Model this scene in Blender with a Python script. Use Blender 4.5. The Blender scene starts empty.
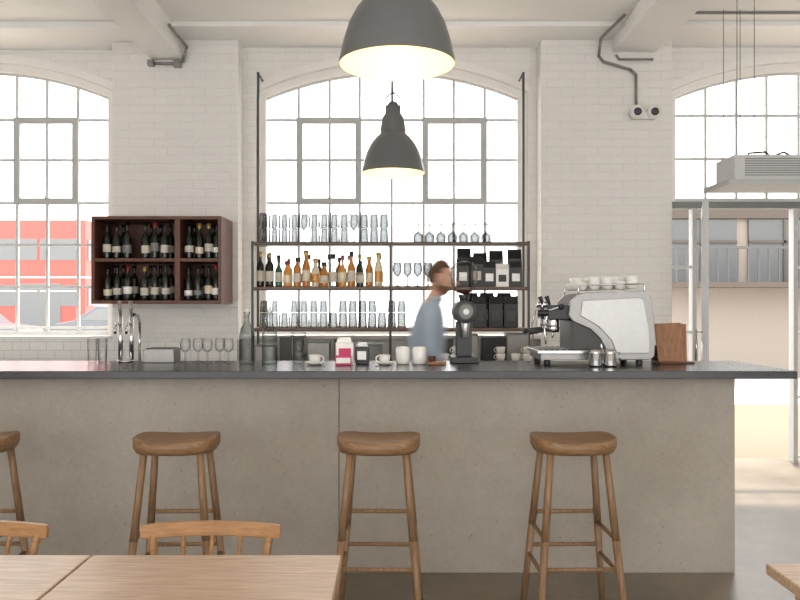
import bpy, math, random
from mathutils import Vector, Matrix
random.seed(7)
scene = bpy.context.scene
scene.view_settings.view_transform = 'Standard'
scene.view_settings.look = 'None'
scene.view_settings.exposure = 0.0
try:
    scene.cycles.transparent_max_bounces = 48
except Exception: pass

# ---------------------------------------------------------------- materials
def new_mat(name):
    m = bpy.data.materials.new(name); m.use_nodes = True
    nt = m.node_tree; b = nt.nodes['Principled BSDF']
    return m, nt, b
def simple(name, col, rough=0.5, metal=0.0, noise=0.06, scale=30, bump=0.0, spec=0.5):
    m, nt, b = new_mat(name)
    b.inputs['Roughness'].default_value = rough
    b.inputs['Metallic'].default_value = metal
    b.inputs['Specular IOR Level'].default_value = spec
    n = nt.nodes.new('ShaderNodeTexNoise'); n.inputs['Scale'].default_value = scale
    n.inputs['Detail'].default_value = 4
    tc = nt.nodes.new('ShaderNodeTexCoord'); nt.links.new(tc.outputs['Object'], n.inputs['Vector'])
    r = nt.nodes.new('ShaderNodeValToRGB')
    r.color_ramp.elements[0].position = 0.3; r.color_ramp.elements[1].position = 0.7
    r.color_ramp.elements[0].color = (*[max(0, c*(1-noise)) for c in col], 1)
    r.color_ramp.elements[1].color = (*[min(1, c*(1+noise)) for c in col], 1)
    nt.links.new(n.outputs['Fac'], r.inputs['Fac']); nt.links.new(r.outputs['Color'], b.inputs['Base Color'])
    if bump:
        bp = nt.nodes.new('ShaderNodeBump'); bp.inputs['Strength'].default_value = bump
        bp.inputs['Distance'].default_value = 0.01
        nt.links.new(n.outputs['Fac'], bp.inputs['Height']); nt.links.new(bp.outputs['Normal'], b.inputs['Normal'])
    return m
def wood(name, c1, c2, axis=0, rough=0.45, scale=6):
    m, nt, b = new_mat(name); b.inputs['Roughness'].default_value = rough
    tc = nt.nodes.new('ShaderNodeTexCoord'); mp = nt.nodes.new('ShaderNodeMapping')
    s = [14, 14, 14]; s[axis] = 1.2; mp.inputs['Scale'].default_value = s
    nt.links.new(tc.outputs['Object'], mp.inputs['Vector'])
    n = nt.nodes.new('ShaderNodeTexNoise'); n.inputs['Scale'].default_value = scale
    n.inputs['Detail'].default_value = 6; n.inputs['Distortion'].default_value = 0.6
    nt.links.new(mp.outputs['Vector'], n.inputs['Vector'])
    r = nt.nodes.new('ShaderNodeValToRGB')
    r.color_ramp.elements[0].position = 0.35; r.color_ramp.elements[1].position = 0.65
    r.color_ramp.elements[0].color = (*c1, 1); r.color_ramp.elements[1].color = (*c2, 1)
    nt.links.new(n.outputs['Fac'], r.inputs['Fac']); nt.links.new(r.outputs['Color'], b.inputs['Base Color'])
    return m
def thin_glass(name, center=.93, mid=.6, edge=.05, refl=.10, tint=(1, 1, 1)):
    # thin-walled glass: transmission drops toward grazing edges, Fresnel-like reflection
    m = bpy.data.materials.new(name); m.use_nodes = True; nt = m.node_tree; nt.nodes.clear()
    o = nt.nodes.new('ShaderNodeOutputMaterial'); t = nt.nodes.new('ShaderNodeBsdfTransparent')
    g = nt.nodes.new('ShaderNodeBsdfGlossy'); g.inputs['Roughness'].default_value = 0.06
    g.inputs['Color'].default_value = (.6, .6, .6, 1)
    lw = nt.nodes.new('ShaderNodeLayerWeight'); lw.inputs['Blend'].default_value = 0.5
    r = nt.nodes.new('ShaderNodeValToRGB')
    r.color_ramp.elements[0].position = 0.15; r.color_ramp.elements[1].position = 0.85
    r.color_ramp.elements[0].color = (*[center*c for c in tint], 1); r.color_ramp.elements[1].color = (*[edge*c for c in tint], 1)
    e = r.color_ramp.elements.new(.5); e.color = (*[mid*c for c in tint], 1)
    nt.links.new(lw.outputs['Facing'], r.inputs['Fac']); nt.links.new(r.outputs['Color'], t.inputs['Color'])
    ma = nt.nodes.new('ShaderNodeMath'); ma.operation = 'MULTIPLY'; ma.inputs[1].default_value = refl
    pw = nt.nodes.new('ShaderNodeMath'); pw.operation = 'POWER'; pw.inputs[1].default_value = 2.0
    nt.links.new(lw.outputs['Facing'], pw.inputs[0]); nt.links.new(pw.outputs[0], ma.inputs[0])
    ad = nt.nodes.new('ShaderNodeMath'); ad.operation = 'ADD'; ad.inputs[1].default_value = .03; nt.links.new(ma.outputs[0], ad.inputs[0])
    mx = nt.nodes.new('ShaderNodeMixShader')
    nt.links.new(ad.outputs[0], mx.inputs[0]); nt.links.new(t.outputs[0], mx.inputs[1]); nt.links.new(g.outputs[0], mx.inputs[2])
    nt.links.new(mx.outputs[0], o.inputs['Surface'])
    return m
def emis(name, col, s):
    m, nt, b = new_mat(name)
    b.inputs['Base Color'].default_value = (*col, 1)
    b.inputs['Emission Color'].default_value = (*col, 1); b.inputs['Emission Strength'].default_value = s
    return m
def brick_mat(name, col, bw, bh, mortar, bumpd=0.004, mortar_col=None, rough=0.6, plane='XZ', var=.975):
    m, nt, b = new_mat(name); b.inputs['Roughness'].default_value = rough
    tc = nt.nodes.new('ShaderNodeTexCoord'); sp = nt.nodes.new('ShaderNodeSeparateXYZ'); cb = nt.nodes.new('ShaderNodeCombineXYZ')
    nt.links.new(tc.outputs['Object'], sp.inputs[0])
    nt.links.new(sp.outputs['X' if plane == 'XZ' else 'Y'], cb.inputs['X']); nt.links.new(sp.outputs['Z'], cb.inputs['Y'])
    br = nt.nodes.new('ShaderNodeTexBrick'); br.inputs['Scale'].default_value = 1.0
    br.inputs['Brick Width'].default_value = bw; br.inputs['Row Height'].default_value = bh
    br.inputs['Mortar Size'].default_value = mortar; br.inputs['Mortar Smooth'].default_value = 0.6
    mc = mortar_col or tuple(c*0.97 for c in col)
    br.inputs['Color1'].default_value = (*col, 1); br.inputs['Color2'].default_value = (*[c*var for c in col], 1)
    br.inputs['Mortar'].default_value = (*mc, 1)
    nt.links.new(cb.outputs[0], br.inputs['Vector']); nt.links.new(br.outputs['Color'], b.inputs['Base Color'])
    ns = nt.nodes.new('ShaderNodeTexNoise'); ns.inputs['Scale'].default_value = 7; ns.inputs['Detail'].default_value = 8
    nt.links.new(tc.outputs['Object'], ns.inputs['Vector'])
    mm = nt.nodes.new('ShaderNodeMath'); mm.operation = 'MULTIPLY_ADD'; mm.inputs[1].default_value = -0.4
    nt.links.new(br.outputs['Fac'], mm.inputs[0]); nt.links.new(ns.outputs['Fac'], mm.inputs[2])
    bp = nt.nodes.new('ShaderNodeBump'); bp.inputs['Distance'].default_value = bumpd; bp.inputs['Strength'].default_value = 0.6
    nt.links.new(mm.outputs[0], bp.inputs['Height']); nt.links.new(bp.outputs['Normal'], b.inputs['Normal'])
    return m

M_wall = brick_mat('white_painted_brick', (0.83, 0.81, 0.775), 0.225, 0.075, 0.008, .010)
M_plain = simple('white_plaster', (0.86, 0.84, 0.81), 0.7, noise=0.02, scale=4)
M_ceil = simple('white_ceiling_paint', (0.87, 0.86, 0.84), 0.8, noise=0.015, scale=3)
M_tile = brick_mat('white_metro_tile', (0.85, 0.84, 0.82), 0.15, 0.075, 0.003, 0.002, (0.55, 0.54, 0.52), 0.15)
M_frame = simple('glare_lightened_window_steel', (0.62, 0.63, 0.63), 0.5, noise=0.04)  # grey steel, base colour lightened to stand in for window glare
M_case = simple('grey_casement_steel', (0.50, 0.515, 0.515), 0.5, noise=0.04)
M_frame_d = simple('dark_grey_steel', (0.20, 0.21, 0.21), 0.5, noise=0.05)
M_black = simple('black_plastic', (0.015, 0.015, 0.017), 0.4)
M_dark = simple('black_steel', (0.05, 0.048, 0.046), 0.45)
M_top = simple('dark_counter_laminate', (0.045, 0.043, 0.052), 0.24, noise=0.12, scale=8)
M_steel = simple('brushed_steel', (0.50, 0.50, 0.49), 0.30, 1.0, noise=0.05)
M_dsteel = simple('dull_steel', (0.30, 0.29, 0.28), 0.4, 0.7, noise=0.08)
M_chrome = simple('chrome', (0.60, 0.60, 0.60), 0.10, 1.0, noise=0.01)
M_silver = simple('satin_silver_panel', (0.33, 0.325, 0.32), 0.38, 0.5, noise=0.03, spec=.3)
M_silver2 = simple('silver_side_panel', (0.40, 0.395, 0.39), 0.30, 0.5, noise=0.03, spec=.3)
M_white = simple('white_ceramic', (0.86, 0.85, 0.82), 0.2, noise=0.01)
M_paper = simple('paper_label', (0.62, 0.58, 0.50), 0.7, noise=0.04)
M_pink = simple('pink_card', (0.62, 0.05, 0.16), 0.6)
M_walnut = wood('walnut_wood', (0.085, 0.026, 0.013), (0.15, 0.052, 0.027), 0)
M_shelfw = wood('shelf_wood', (0.13, 0.07, 0.045), (0.20, 0.12, 0.08), 0)
M_oak = wood('oak_table', (0.47, 0.315, 0.20), (0.64, 0.46, 0.315), 0, 0.36)
M_stool = wood('stool_oak', (0.225, 0.128, 0.064), (0.335, 0.205, 0.112), 2, 0.45)
M_seat = wood('stool_seat_oak', (0.20, 0.105, 0.045), (0.31, 0.175, 0.082), 0, 0.4)
M_chair = wood('chair_elm', (0.35, 0.170, 0.065), (0.48, 0.255, 0.11), 0, 0.4)
M_board = wood('menu_board_wood', (0.25, 0.11, 0.045), (0.36, 0.17, 0.075), 2, 0.5)
M_glass = thin_glass('clear_glass', .66, .42, .03, .30, (.97, .99, 1))
M_ware = thin_glass('clear_bar_glass', .95, .72, .10, .35)
M_bottleglass = thin_glass('bottle_glass', .82, .55, .08, .35, (.96, 1, .99))
M_doorglass = thin_glass('door_pane_glass', .95, .93, .9, .05)
M_wine = simple('dark_wine_glass', (0.010, 0.012, 0.008), 0.12)
M_amber = simple('amber_liquor', (0.50, 0.18, 0.03), 0.12)
M_green = simple('green_bottle', (0.03, 0.10, 0.04), 0.12)
M_orange = simple('orange_liquor', (0.65, 0.28, 0.05), 0.12)
M_cream = simple('cream_liquor', (0.70, 0.62, 0.45), 0.2)
M_red = simple('dark_red_cap', (0.25, 0.02, 0.02), 0.4)
M_gold = simple('gold_foil', (0.55, 0.38, 0.12), 0.3, 0.6)
M_lamp = simple('grey_enamel', (0.14, 0.145, 0.145), 0.28, noise=0.03)
M_lampin = simple('cream_enamel_inside', (0.95, 0.82, 0.56), 0.5, noise=0.01)
M_bulb = emis('warm_bulb', (1.0, 0.85, 0.58), 2.0)
M_skin = simple('skin', (0.62, 0.36, 0.26), 0.55, noise=0.04)
M_lip = simple('lip', (0.45, 0.18, 0.15), 0.5)
M_hair = simple('brown_hair', (0.085, 0.042, 0.022), 0.7, noise=0.3, scale=80, bump=0.6)
M_beard = simple('beard_hair', (0.19, 0.095, 0.055), 0.8, noise=0.3, scale=90, bump=0.5)
M_shirt = simple('light_blue_cotton', (0.40, 0.48, 0.58), 0.85, noise=0.06, scale=14)
M_trouser = simple('navy_trousers', (0.03, 0.04, 0.07), 0.85)
M_shoe = simple('brown_leather', (0.08, 0.04, 0.02), 0.4)
M_eye = simple('eye_white', (0.8, 0.8, 0.78), 0.2)
M_busred = simple('bus_red_paint', (0.62, 0.085, 0.07), 0.5, noise=0.03)
M_buscream = simple('bus_trim_paint', (0.7, 0.55, 0.5), 0.5, noise=0.03)
M_busglass = simple('bus_window', (0.17, 0.18, 0.185), 0.4, spec=0.2)
M_car = simple('car_paint_grey', (0.12, 0.13, 0.15), 0.3)
M_build = simple('brown_render', (0.26, 0.225, 0.195), 0.8)
M_buildwin = simple('facade_window', (0.12, 0.125, 0.13), 0.6, spec=0.2)
M_buildbrick = simple('facade_brick', (0.09, 0.072, 0.06), 0.8)
M_rail = simple('balcony_steel', (0.08, 0.08, 0.08), 0.6)
M_pave = simple('pale_paving', (0.62, 0.60, 0.57), 0.85)
M_side = brick_mat('sandstone_pavement', (0.215, 0.170, 0.122), .6, .6, .01, .002, (.17, .13, .09), .8)
M_led = simple('lamp_lens', (0.05, 0.05, 0.055), 0.15)

def concrete_panel():
    m, nt, b = new_mat('concrete_fibre_panel'); b.inputs['Roughness'].default_value = 0.6
    tc = nt.nodes.new('ShaderNodeTexCoord')
    n1 = nt.nodes.new('ShaderNodeTexNoise'); n1.inputs['Scale'].default_value = 1.3; n1.inputs['Detail'].default_value = 9
    n1.inputs['Roughness'].default_value = 0.68
    n2 = nt.nodes.new('ShaderNodeTexNoise'); n2.inputs['Scale'].default_value = 5; n2.inputs['Detail'].default_value = 3
    n3 = nt.nodes.new('ShaderNodeTexNoise'); n3.inputs['Scale'].default_value = 45; n3.inputs['Detail'].default_value = 4
    v = nt.nodes.new('ShaderNodeTexVoronoi'); v.inputs['Scale'].default_value = 20
    for q in (n1, n2, n3, v): nt.links.new(tc.outputs['Object'], q.inputs['Vector'])
    r = nt.nodes.new('ShaderNodeValToRGB')
    r.color_ramp.elements[0].position = 0.3; r.color_ramp.elements[1].position = 0.7
    r.color_ramp.elements[0].color = (0.335, 0.298, 0.248, 1); r.color_ramp.elements[1].color = (0.435, 0.400, 0.345, 1)
    nt.links.new(n1.outputs['Fac'], r.inputs['Fac'])
    r2 = nt.nodes.new('ShaderNodeMapRange'); r2.inputs[1].default_value = 0.06; r2.inputs[2].default_value = 0.13
    nt.links.new(v.outputs['Distance'], r2.inputs[0])
    g = nt.nodes.new('ShaderNodeMath'); g.operation = 'GREATER_THAN'; g.inputs[1].default_value = .50
    nt.links.new(n2.outputs['Fac'], g.inputs[0])
    inv = nt.nodes.new('ShaderNodeMath'); inv.operation = 'SUBTRACT'; inv.inputs[0].default_value = 1; nt.links.new(g.outputs[0], inv.inputs[1])
    mx_ = nt.nodes.new('ShaderNodeMath'); mx_.operation = 'MAXIMUM'; nt.links.new(r2.outputs[0], mx_.inputs[0]); nt.links.new(inv.outputs[0], mx_.inputs[1])
    mr = nt.nodes.new('ShaderNodeMapRange'); mr.inputs[3].default_value = .66; nt.links.new(mx_.outputs[0], mr.inputs[0])
    m3 = nt.nodes.new('ShaderNodeMapRange'); m3.inputs[1].default_value = .3; m3.inputs[2].default_value = .7; m3.inputs[3].default_value = .95; m3.inputs[4].default_value = 1.04
    nt.links.new(n3.outputs['Fac'], m3.inputs[0])
    mu = nt.nodes.new('ShaderNodeMath'); mu.operation = 'MULTIPLY'; nt.links.new(mr.outputs[0], mu.inputs[0]); nt.links.new(m3.outputs[0], mu.inputs[1])
    vm = nt.nodes.new('ShaderNodeVectorMath'); vm.operation = 'SCALE'
    nt.links.new(r.outputs['Color'], vm.inputs[0]); nt.links.new(mu.outputs[0], vm.inputs['Scale'])
    nt.links.new(vm.outputs[0], b.inputs['Base Color'])
    bp = nt.nodes.new('ShaderNodeBump'); bp.inputs['Distance'].default_value = 0.002; bp.inputs['Strength'].default_value = 0.4
    nt.links.new(mx_.outputs[0], bp.inputs['Height']); nt.links.new(bp.outputs['Normal'], b.inputs['Normal'])
    return m
M_panel = concrete_panel()
def floor_mat():
    m, nt, b = new_mat('polished_concrete')
    tc = nt.nodes.new('ShaderNodeTexCoord')
    n1 = nt.nodes.new('ShaderNodeTexNoise'); n1.inputs['Scale'].default_value = 1.3; n1.inputs['Detail'].default_value = 9
    n1.inputs['Roughness'].default_value = 0.7
    nt.links.new(tc.outputs['Object'], n1.inputs['Vector'])
    r = nt.nodes.new('ShaderNodeValToRGB'); r.color_ramp.elements[0].position = 0.32; r.color_ramp.elements[1].position = 0.72
    r.color_ramp.elements[0].color = (0.15, 0.118, 0.088, 1); r.color_ramp.elements[1].color = (0.29, 0.245, 0.19, 1)
    nt.links.new(n1.outputs['Fac'], r.inputs['Fac']); nt.links.new(r.outputs['Color'], b.inputs['Base Color'])
    r3 = nt.nodes.new('ShaderNodeMapRange'); r3.inputs[3].default_value = 0.25; r3.inputs[4].default_value = 0.40
    nt.links.new(n1.outputs['Fac'], r3.inputs[0]); nt.links.new(r3.outputs[0], b.inputs['Roughness'])
    return m
M_floor = floor_mat()

# ---------------------------------------------------------------- mesh builder
class MB:
    def __init__(s): s.v = []; s.f = []; s.m = []; s.sm = []; s.mats = []
    def mi(s, mat):
        if mat not in s.mats: s.mats.append(mat)
        return s.mats.index(mat)
    def add(s, vs, fs, mat, smooth=False):
        o = len(s.v); s.v += [tuple(v) for v in vs]; i = s.mi(mat)
        for f in fs: s.f.append([o+a for a in f]); s.m.append(i); s.sm.append(smooth)
    def box(s, x0, x1, y0, y1, z0, z1, mat, rot=0, piv=None):
        vs = [(x, y, z) for x in (x0, x1) for y in (y0, y1) for z in (z0, z1)]
        if rot:
            c = piv or ((x0+x1)/2, (y0+y1)/2)
            vs = [(c[0]+(x-c[0])*math.cos(rot)-(y-c[1])*math.sin(rot), c[1]+(x-c[0])*math.sin(rot)+(y-c[1])*math.cos(rot), z) for x, y, z in vs]
        s.add(vs, [(0, 1, 3, 2), (4, 6, 7, 5), (0, 4, 5, 1), (2, 3, 7, 6), (0, 2, 6, 4), (1, 5, 7, 3)], mat)
    def lathe(s, prof, c, mat, n=16, M=None, sx=1, sy=1):
        vs = []; fs = []; k = len(prof)
        for i in range(n):
            a = 2*math.pi*i/n
            for r, z in prof:
                p = Vector((r*math.cos(a)*sx, r*math.sin(a)*sy, z))
                if M: p = M @ p
                vs.append((p.x+c[0], p.y+c[1], p.z+c[2]))
        for i in range(n):
            j = (i+1) % n
            for q in range(k-1):
                fs.append((i*k+q, j*k+q, j*k+q+1, i*k+q+1))
        s.add(vs, fs, mat, True)
    def cyl(s, p0, p1, r0, r1, mat, n=10, caps=True):
        p0 = Vector(p0); p1 = Vector(p1); d = (p1-p0); L = d.length
        if L < 1e-6: return
        M = d.to_track_quat('Z', 'Y').to_matrix()
        prof = [(r0, 0), (r1, L)]
        if caps: prof = [(0.0001, 0)]+prof+[(0.0001, L)]
        s.lathe(prof, p0, mat, n, M)
    def tube(s, pts, r, mat, n=8):
        for a, b in zip(pts, pts[1:]): s.cyl(a, b, r, r, mat, n)
        for p in pts[1:-1]: s.sphere(p, r, mat, n)
    def sphere(s, c, r, mat, n=10, sc=(1, 1, 1), M=None):
        k = max(5, n//2+1)
        prof = [(max(1e-4, math.sin(math.pi*i/k)), -math.cos(math.pi*i/k)) for i in range(k+1)]
        vs = []; fs = []
        for i in range(n):
            a = 2*math.pi*i/n
            for q, z in prof:
                p = Vector((q*math.cos(a)*r*sc[0], q*math.sin(a)*r*sc[1], z*r*sc[2]))
                if M: p = M @ p
                vs.append((p.x+c[0], p.y+c[1], p.z+c[2]))
        kk = len(prof)
        for i in range(n):
            j = (i+1) % n
            for q in range(kk-1): fs.append((i*kk+q, j*kk+q, j*kk+q+1, i*kk+q+1))
        s.add(vs, fs, mat, True)
    def prism_xz(s, pts, y0, y1, mat):
        n = len(pts); vs = [(x, y0, z) for x, z in pts]+[(x, y1, z) for x, z in pts]
        fs = [tuple(range(n)), tuple(range(2*n-1, n-1, -1))]
        for i in range(n):
            j = (i+1) % n; fs.append((i, i+n, j+n, j))
        s.add(vs, fs, mat)
    def build(s, name, bevel=0, seg=2, loc=None):
        me = bpy.data.meshes.new(name)
        me.from_pydata(s.v, [], s.f); 
        for m in s.mats: me.materials.append(m)
        for p, i, q in zip(me.polygons, s.m, s.sm): p.material_index = i; p.use_smooth = q
        import bmesh
        bm = bmesh.new(); bm.from_mesh(me); bmesh.ops.recalc_face_normals(bm, faces=bm.faces); bm.to_mesh(me); bm.free()
        o = bpy.data.objects.new(name, me); scene.collection.objects.link(o)
        if bevel:
            b = o.modifiers.new('bevel', 'BEVEL'); b.width = bevel; b.segments = seg; b.limit_method = 'ANGLE'; b.angle_limit = math.radians(50)
        if loc: o.location = loc
        return o

# ---------------------------------------------------------------- room shell
WY, WB = 7.10, 7.36
CZ = 3.84
XL, XR, YR = -5.4, 5.4, -3.6
b = MB(); b.box(XL-.25, XR+.25, YR-.25, WB, -0.2, 0, M_floor); b.build('floor')
b = MB(); b.box(XL-.25, XR+.25, YR-.25, WB, CZ, CZ+.25, M_ceil); b.build('ceiling')
b = MB(); b.box(XL-.25, XL, YR-.25, WB, 0, CZ, M_plain); b.build('wall_left')
b = MB()
b.box(XR, XR+.25, YR-.25, WB, 0, CZ, M_plain); b.build('wall_right')
b = MB()
b.box(XL, XR, YR-.25, YR, 3.5, CZ, M_plain); b.box(XL, XR, YR-.25, YR, 0, 0.3, M_plain)
for x in (XL, -1.9, 1.6, XR-.3): b.box(x, x+.3, YR-.25, YR, 0.3, 3.5, M_plain)
b.build('wall_rear')
def arch_z(x, xc, hw=1.24, zs=3.394, rise=0.274):
    R = (hw*hw+rise*rise)/(2*rise)
    return zs - (R-rise) + math.sqrt(max(0, R*R-(x-xc)**2))
centers = (-3.79, -0.03, 3.73); HW = 1.24; SILL = (1.16, 1.16, 0.0)
b = MB()
edges = [XL]
for xc in centers: edges += [xc-HW, xc+HW]
edges.append(XR)
for i in range(0, len(edges), 2): b.box(edges[i], edges[i+1], WY, WB, 0, CZ, M_wall)
for xc, sl in zip(centers, SILL):
    if sl > 0: b.box(xc-HW, xc+HW, WY, WB, 0, sl, M_wall)
    N = 24
    for i in range(N):
        xa = xc-HW+2*HW*i/N; xb_ = xc-HW+2*HW*(i+1)/N
        za, zb = arch_z(xa, xc), arch_z(xb_, xc)
        b.add([(xa, WY, za), (xb_, WY, zb), (xb_, WY, CZ), (xa, WY, CZ), (xa, WB, za), (xb_, WB, zb), (xb_, WB, CZ), (xa, WB, CZ)],
              [(0, 1, 2, 3), (5, 4, 7, 6), (1, 0, 4, 5)], M_wall)
b.build('wall_front')
b = MB(); b.box(-2.51, -1.39, 6.9, WY, 0, CZ, M_wall); b.build('wall_pier_left')
b = MB(); b.box(1.295, 2.457, 6.9, WY, 0, CZ, M_wall); b.build('wall_pier_right')
for k, xc in enumerate(centers):
    b = MB(); N = 28
    for i in range(N):
        xa = xc-HW+2*HW*i/N; xb_ = xc-HW+2*HW*(i+1)/N
        za, zb = arch_z(xa, xc), arch_z(xb_, xc)
        P = [(xa, za), (xb_, zb), (xb_, zb+.07), (xa, za+.07)]
        b.prism_xz(P, WY-.025, WY+.01, M_plain)
    b.build('trim_%d' % (k+1))
b = MB(); b.box(XL, -1.39, 6.86, 6.9, 0.8, 1.15, M_tile); b.box(XL, -2.51, 6.9, 7.1, .8, 1.15, M_tile); b.box(XL, -2.51, 6.84, 7.12, 1.15, 1.175, M_plain); b.build('trim_tile_splashback')
b = MB(); b.box(-1.39, 1.295, 6.92, 7.12, 1.15, 1.18, M_plain); b.build('trim_sill')
b = MB(); b.box(-2.155, -1.88, YR, 6.9, 3.62, CZ, M_ceil); b.build('ceiling_beam_left', .004)
b = MB(); b.box(1.925, 2.306, YR, 6.9, 3.69, CZ, M_ceil); b.build('ceiling_beam_right', .004)
b = MB(); b.box(XL, -2.155, 6.55, 7.1, 3.78, CZ, M_ceil); b.box(-1.88, 1.925, 6.55, 7.1, 3.80, CZ, M_ceil); b.box(2.306, XR, 6.55, 7.1, 3.80, CZ, M_ceil); b.build('ceiling_cornice')
b = MB(); b.box(2.45, 4.8, 6.33, 6.35, 3.822, 3.84, M_frame_d); b.build('ceiling_track_rail')

# ---------------------------------------------------------------- windows
vx = [-1.215, -.86, -.574, -.296, 0, .296, .574, .86, 1.215]
hz = [3.16, 2.79, 2.393, 2.005, 1.617, 1.24]
def window(name, xc, zb, rows, casement=True):
    b = MB(); y0, y1 = 7.185, 7.215
    t = .0115
    for i, dx in enumerate(vx):
        mid = 0 < i < 8
        if mid: b.box(xc+dx-t, xc+dx+t, y0, y1, zb, arch_z(xc+dx, xc)-.005, M_frame)
        else:
            xa = xc-HW+.001 if i == 0 else xc+HW-.085
            b.box(xa, xa+.084, y0-.046, y1+.016, zb, 3.35, M_plain)
    for z in rows: b.box(xc-HW+.01, xc+HW-.01, y0+.002, y1-.002, z-t, z+t, M_frame)
    b.box(xc-HW+.01, xc+HW-.01, y0-.01, y1+.01, zb, zb+.035, M_frame)
    N = 28
    for i in range(N):
        xa = xc-HW+2*HW*i/N; xb_ = xc-HW+2*HW*(i+1)/N
        za, zc = arch_z(xa, xc), arch_z(xb_, xc)
        b.prism_xz([(xa, za-.07), (xb_, zc-.07), (xb_, zc), (xa, za)], y0-.05, y1+.02, M_plain)
        b.prism_xz([(xa, za-.09), (xb_, zc-.09), (xb_, zc-.068), (xa, za-.068)], y0+.001, y1-.001, M_frame)
    if casement:
        for sgn in (-1, 1):
            xa, xb_ = sorted((xc+sgn*.296, xc+sgn*.86)); f = .040
            ya, yb = 7.15, 7.184
            za, zc = 2.393, 3.16
            b.box(xa-.016, xa+f, ya, yb, za-.016, zc+.016, M_case); b.box(xb_-f, xb_+.016, ya, yb, za-.016, zc+.016, M_case)
            b.box(xa+f, xb_-f, ya, yb, za-.016, za+f, M_case); b.box(xa+f, xb_-f, ya, yb, zc-f, zc+.016, M_case)
            b.cyl(((xa+xb_)/2, 7.15, za+.03), ((xa+xb_)/2, 7.13, za+.08), .006, .006, M_case, 6)
    return b.build(name)
window('window_1', centers[0], 1.175, hz)
window('window_2', centers[1], 1.18, hz)
window('window_3', centers[2], 2.40, [3.20, 2.80], False)
b = MB()
b.box(2.49, 4.97, 7.15, 7.24, 2.34, 2.40, M_frame_d)
for x in (2.49, 2.735, 3.665, 4.93): b.box(x, x+.04, 7.15, 7.24, 0, 2.34, M_case)
for z in (0.05, .6, 1.2, 1.8): b.box(2.535, 2.735, 7.18, 7.21, z-.012, z+.012, M_frame); b.box(3.71, 4.93, 7.18, 7.21, z-.012, z+.012, M_frame)
for x in (4.0, 4.3, 4.6): b.box(x-.012, x+.012, 7.18, 7.21, 0, 2.34, M_frame)
b.build('door_frame')
b = MB()
L = 0.88; th = 0.045
def leafbox(a, c, z0, z1, m, t0=0, t1=th): b.box(a, c, t0, t1, z0, z1, m)
leafbox(0, .09, 0.01, 2.30, M_frame); leafbox(L-.09, L, 0.01, 2.30, M_frame)
for z0, z1 in ((0.01, .22), (1.02, 1.12), (2.20, 2.30)): leafbox(.09, L-.09, z0, z1, M_frame)
leafbox(.43, .45, .22, 2.20, M_frame)
leafbox(.09, L-.09, .22, 2.20, M_doorglass, .02, .025)
b.cyl((L-.05, -.05, .95), (L-.05, -.05, 1.25), .012, .012, M_chrome)
b.cyl((L-.05, -.05, .97), (L-.05, 0.0, .97), .008, .008, M_chrome); b.cyl((L-.05, -.05, 1.23), (L-.05, 0.0, 1.23), .008, .008, M_chrome)
o = b.build('door_1'); o.location = (2.80, 7.12, 0); o.rotation_euler = (0, 0, math.radians(-110.5))

# ---------------------------------------------------------------- exterior
b = MB(); b.box(-45, 45, WB, 70, -.25, -.05, M_pave); b.box(-45, 45, WB, 11.4, -.05, -.005, M_side); b.build('street_ground')
b = MB()
bx0, bx1, by0, by1 = -21, -10.75, 27, 29.5
b.box(bx0, bx1, by0, by1, .35, 4.4, M_busred)
b.box(bx0-.01, bx1+.01, by0-.02, by1+.02, 2.38, 2.44, M_buscream)
for z0, z1 in ((1.4, 2.15), (3.0, 3.75)):
    n = 7; w = (bx1-bx0-.4)/n
    for i in range(n):
        b.box(bx0+.2+i*w+.05, bx0+.2+(i+1)*w-.05, by0-.03, by0+.02, z0, z1, M_busglass)
        b.box(bx0+.2+i*w+.05, bx0+.2+(i+1)*w-.05, by0-.04, by0-.029, z1-.24, z1-.20, M_buscream)
    b.box(bx1-.02, bx1+.03, by0+.2, by1-.2, z0, z1, M_busglass)
b.box(-13.0, -11.6, by0-.035, by0+.01, .45, 2.2, M_busglass)
for x in (-19.5, -14.2): b.cyl((x, by0-.03, .45), (x, by0+.3, .45), .5, .5, M_black, 20); b.cyl((x, by1-.3, .45), (x, by1+.03, .45), .5, .5, M_black, 20)
b.build('double_decker_bus', .10)
def car(x, y, s=1):
    b = MB()
    prof = [(-2.1, .3), (2.05, .3), (2.1, .65), (1.95, .82), (1.1, .92), (.55, 1.38), (-.9, 1.42), (-1.6, 1.0), (-2.08, .92)]
    b.prism_xz(prof, -.85, .85, M_car)
    b.prism_xz([(.95, .94), (.5, 1.32), (-.85, 1.35), (-1.4, 1.0)], -.87, .87, M_busglass)
    for wx in (-1.3, 1.3):
        for wy in (-.87, .65): b.cyl((wx, wy, .28), (wx, wy+.22, .28), .33, .33, M_black, 18)
    b.build('parked_car', .04, loc=(x, y, 0))
car(-7.6, 23); car(-12.6, 22.5)
b = MB()
b.box(5.4, 16, 16, 20, -.05, 3.6, M_build)
for i in range(6):
    x = 5.55+i*1.7
    b.box(x, x+1.45, 15.93, 16.01, 1.9, 3.2, M_buildwin)
    b.box(x+.70, x+.75, 15.90, 15.95, 1.9, 3.2, M_buildbrick)
    b.box(x, x+1.45, 15.90, 15.95, 2.72, 2.77, M_buildbrick)
b.box(5.4, 16, 15.9, 16.0, 3.22, 3.6, M_buildbrick)
b.box(5.3, 16, 15.2, 16.0, 1.80, 1.9, M_buildbrick)
b.box(5.3, 16, 15.2, 15.24, 2.55, 2.6, M_rail)
for i in range(54): b.box(5.3+i*.2, 5.325+i*.2, 15.2, 15.23, 1.9, 2.55, M_rail)
b.build('street_building')

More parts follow.
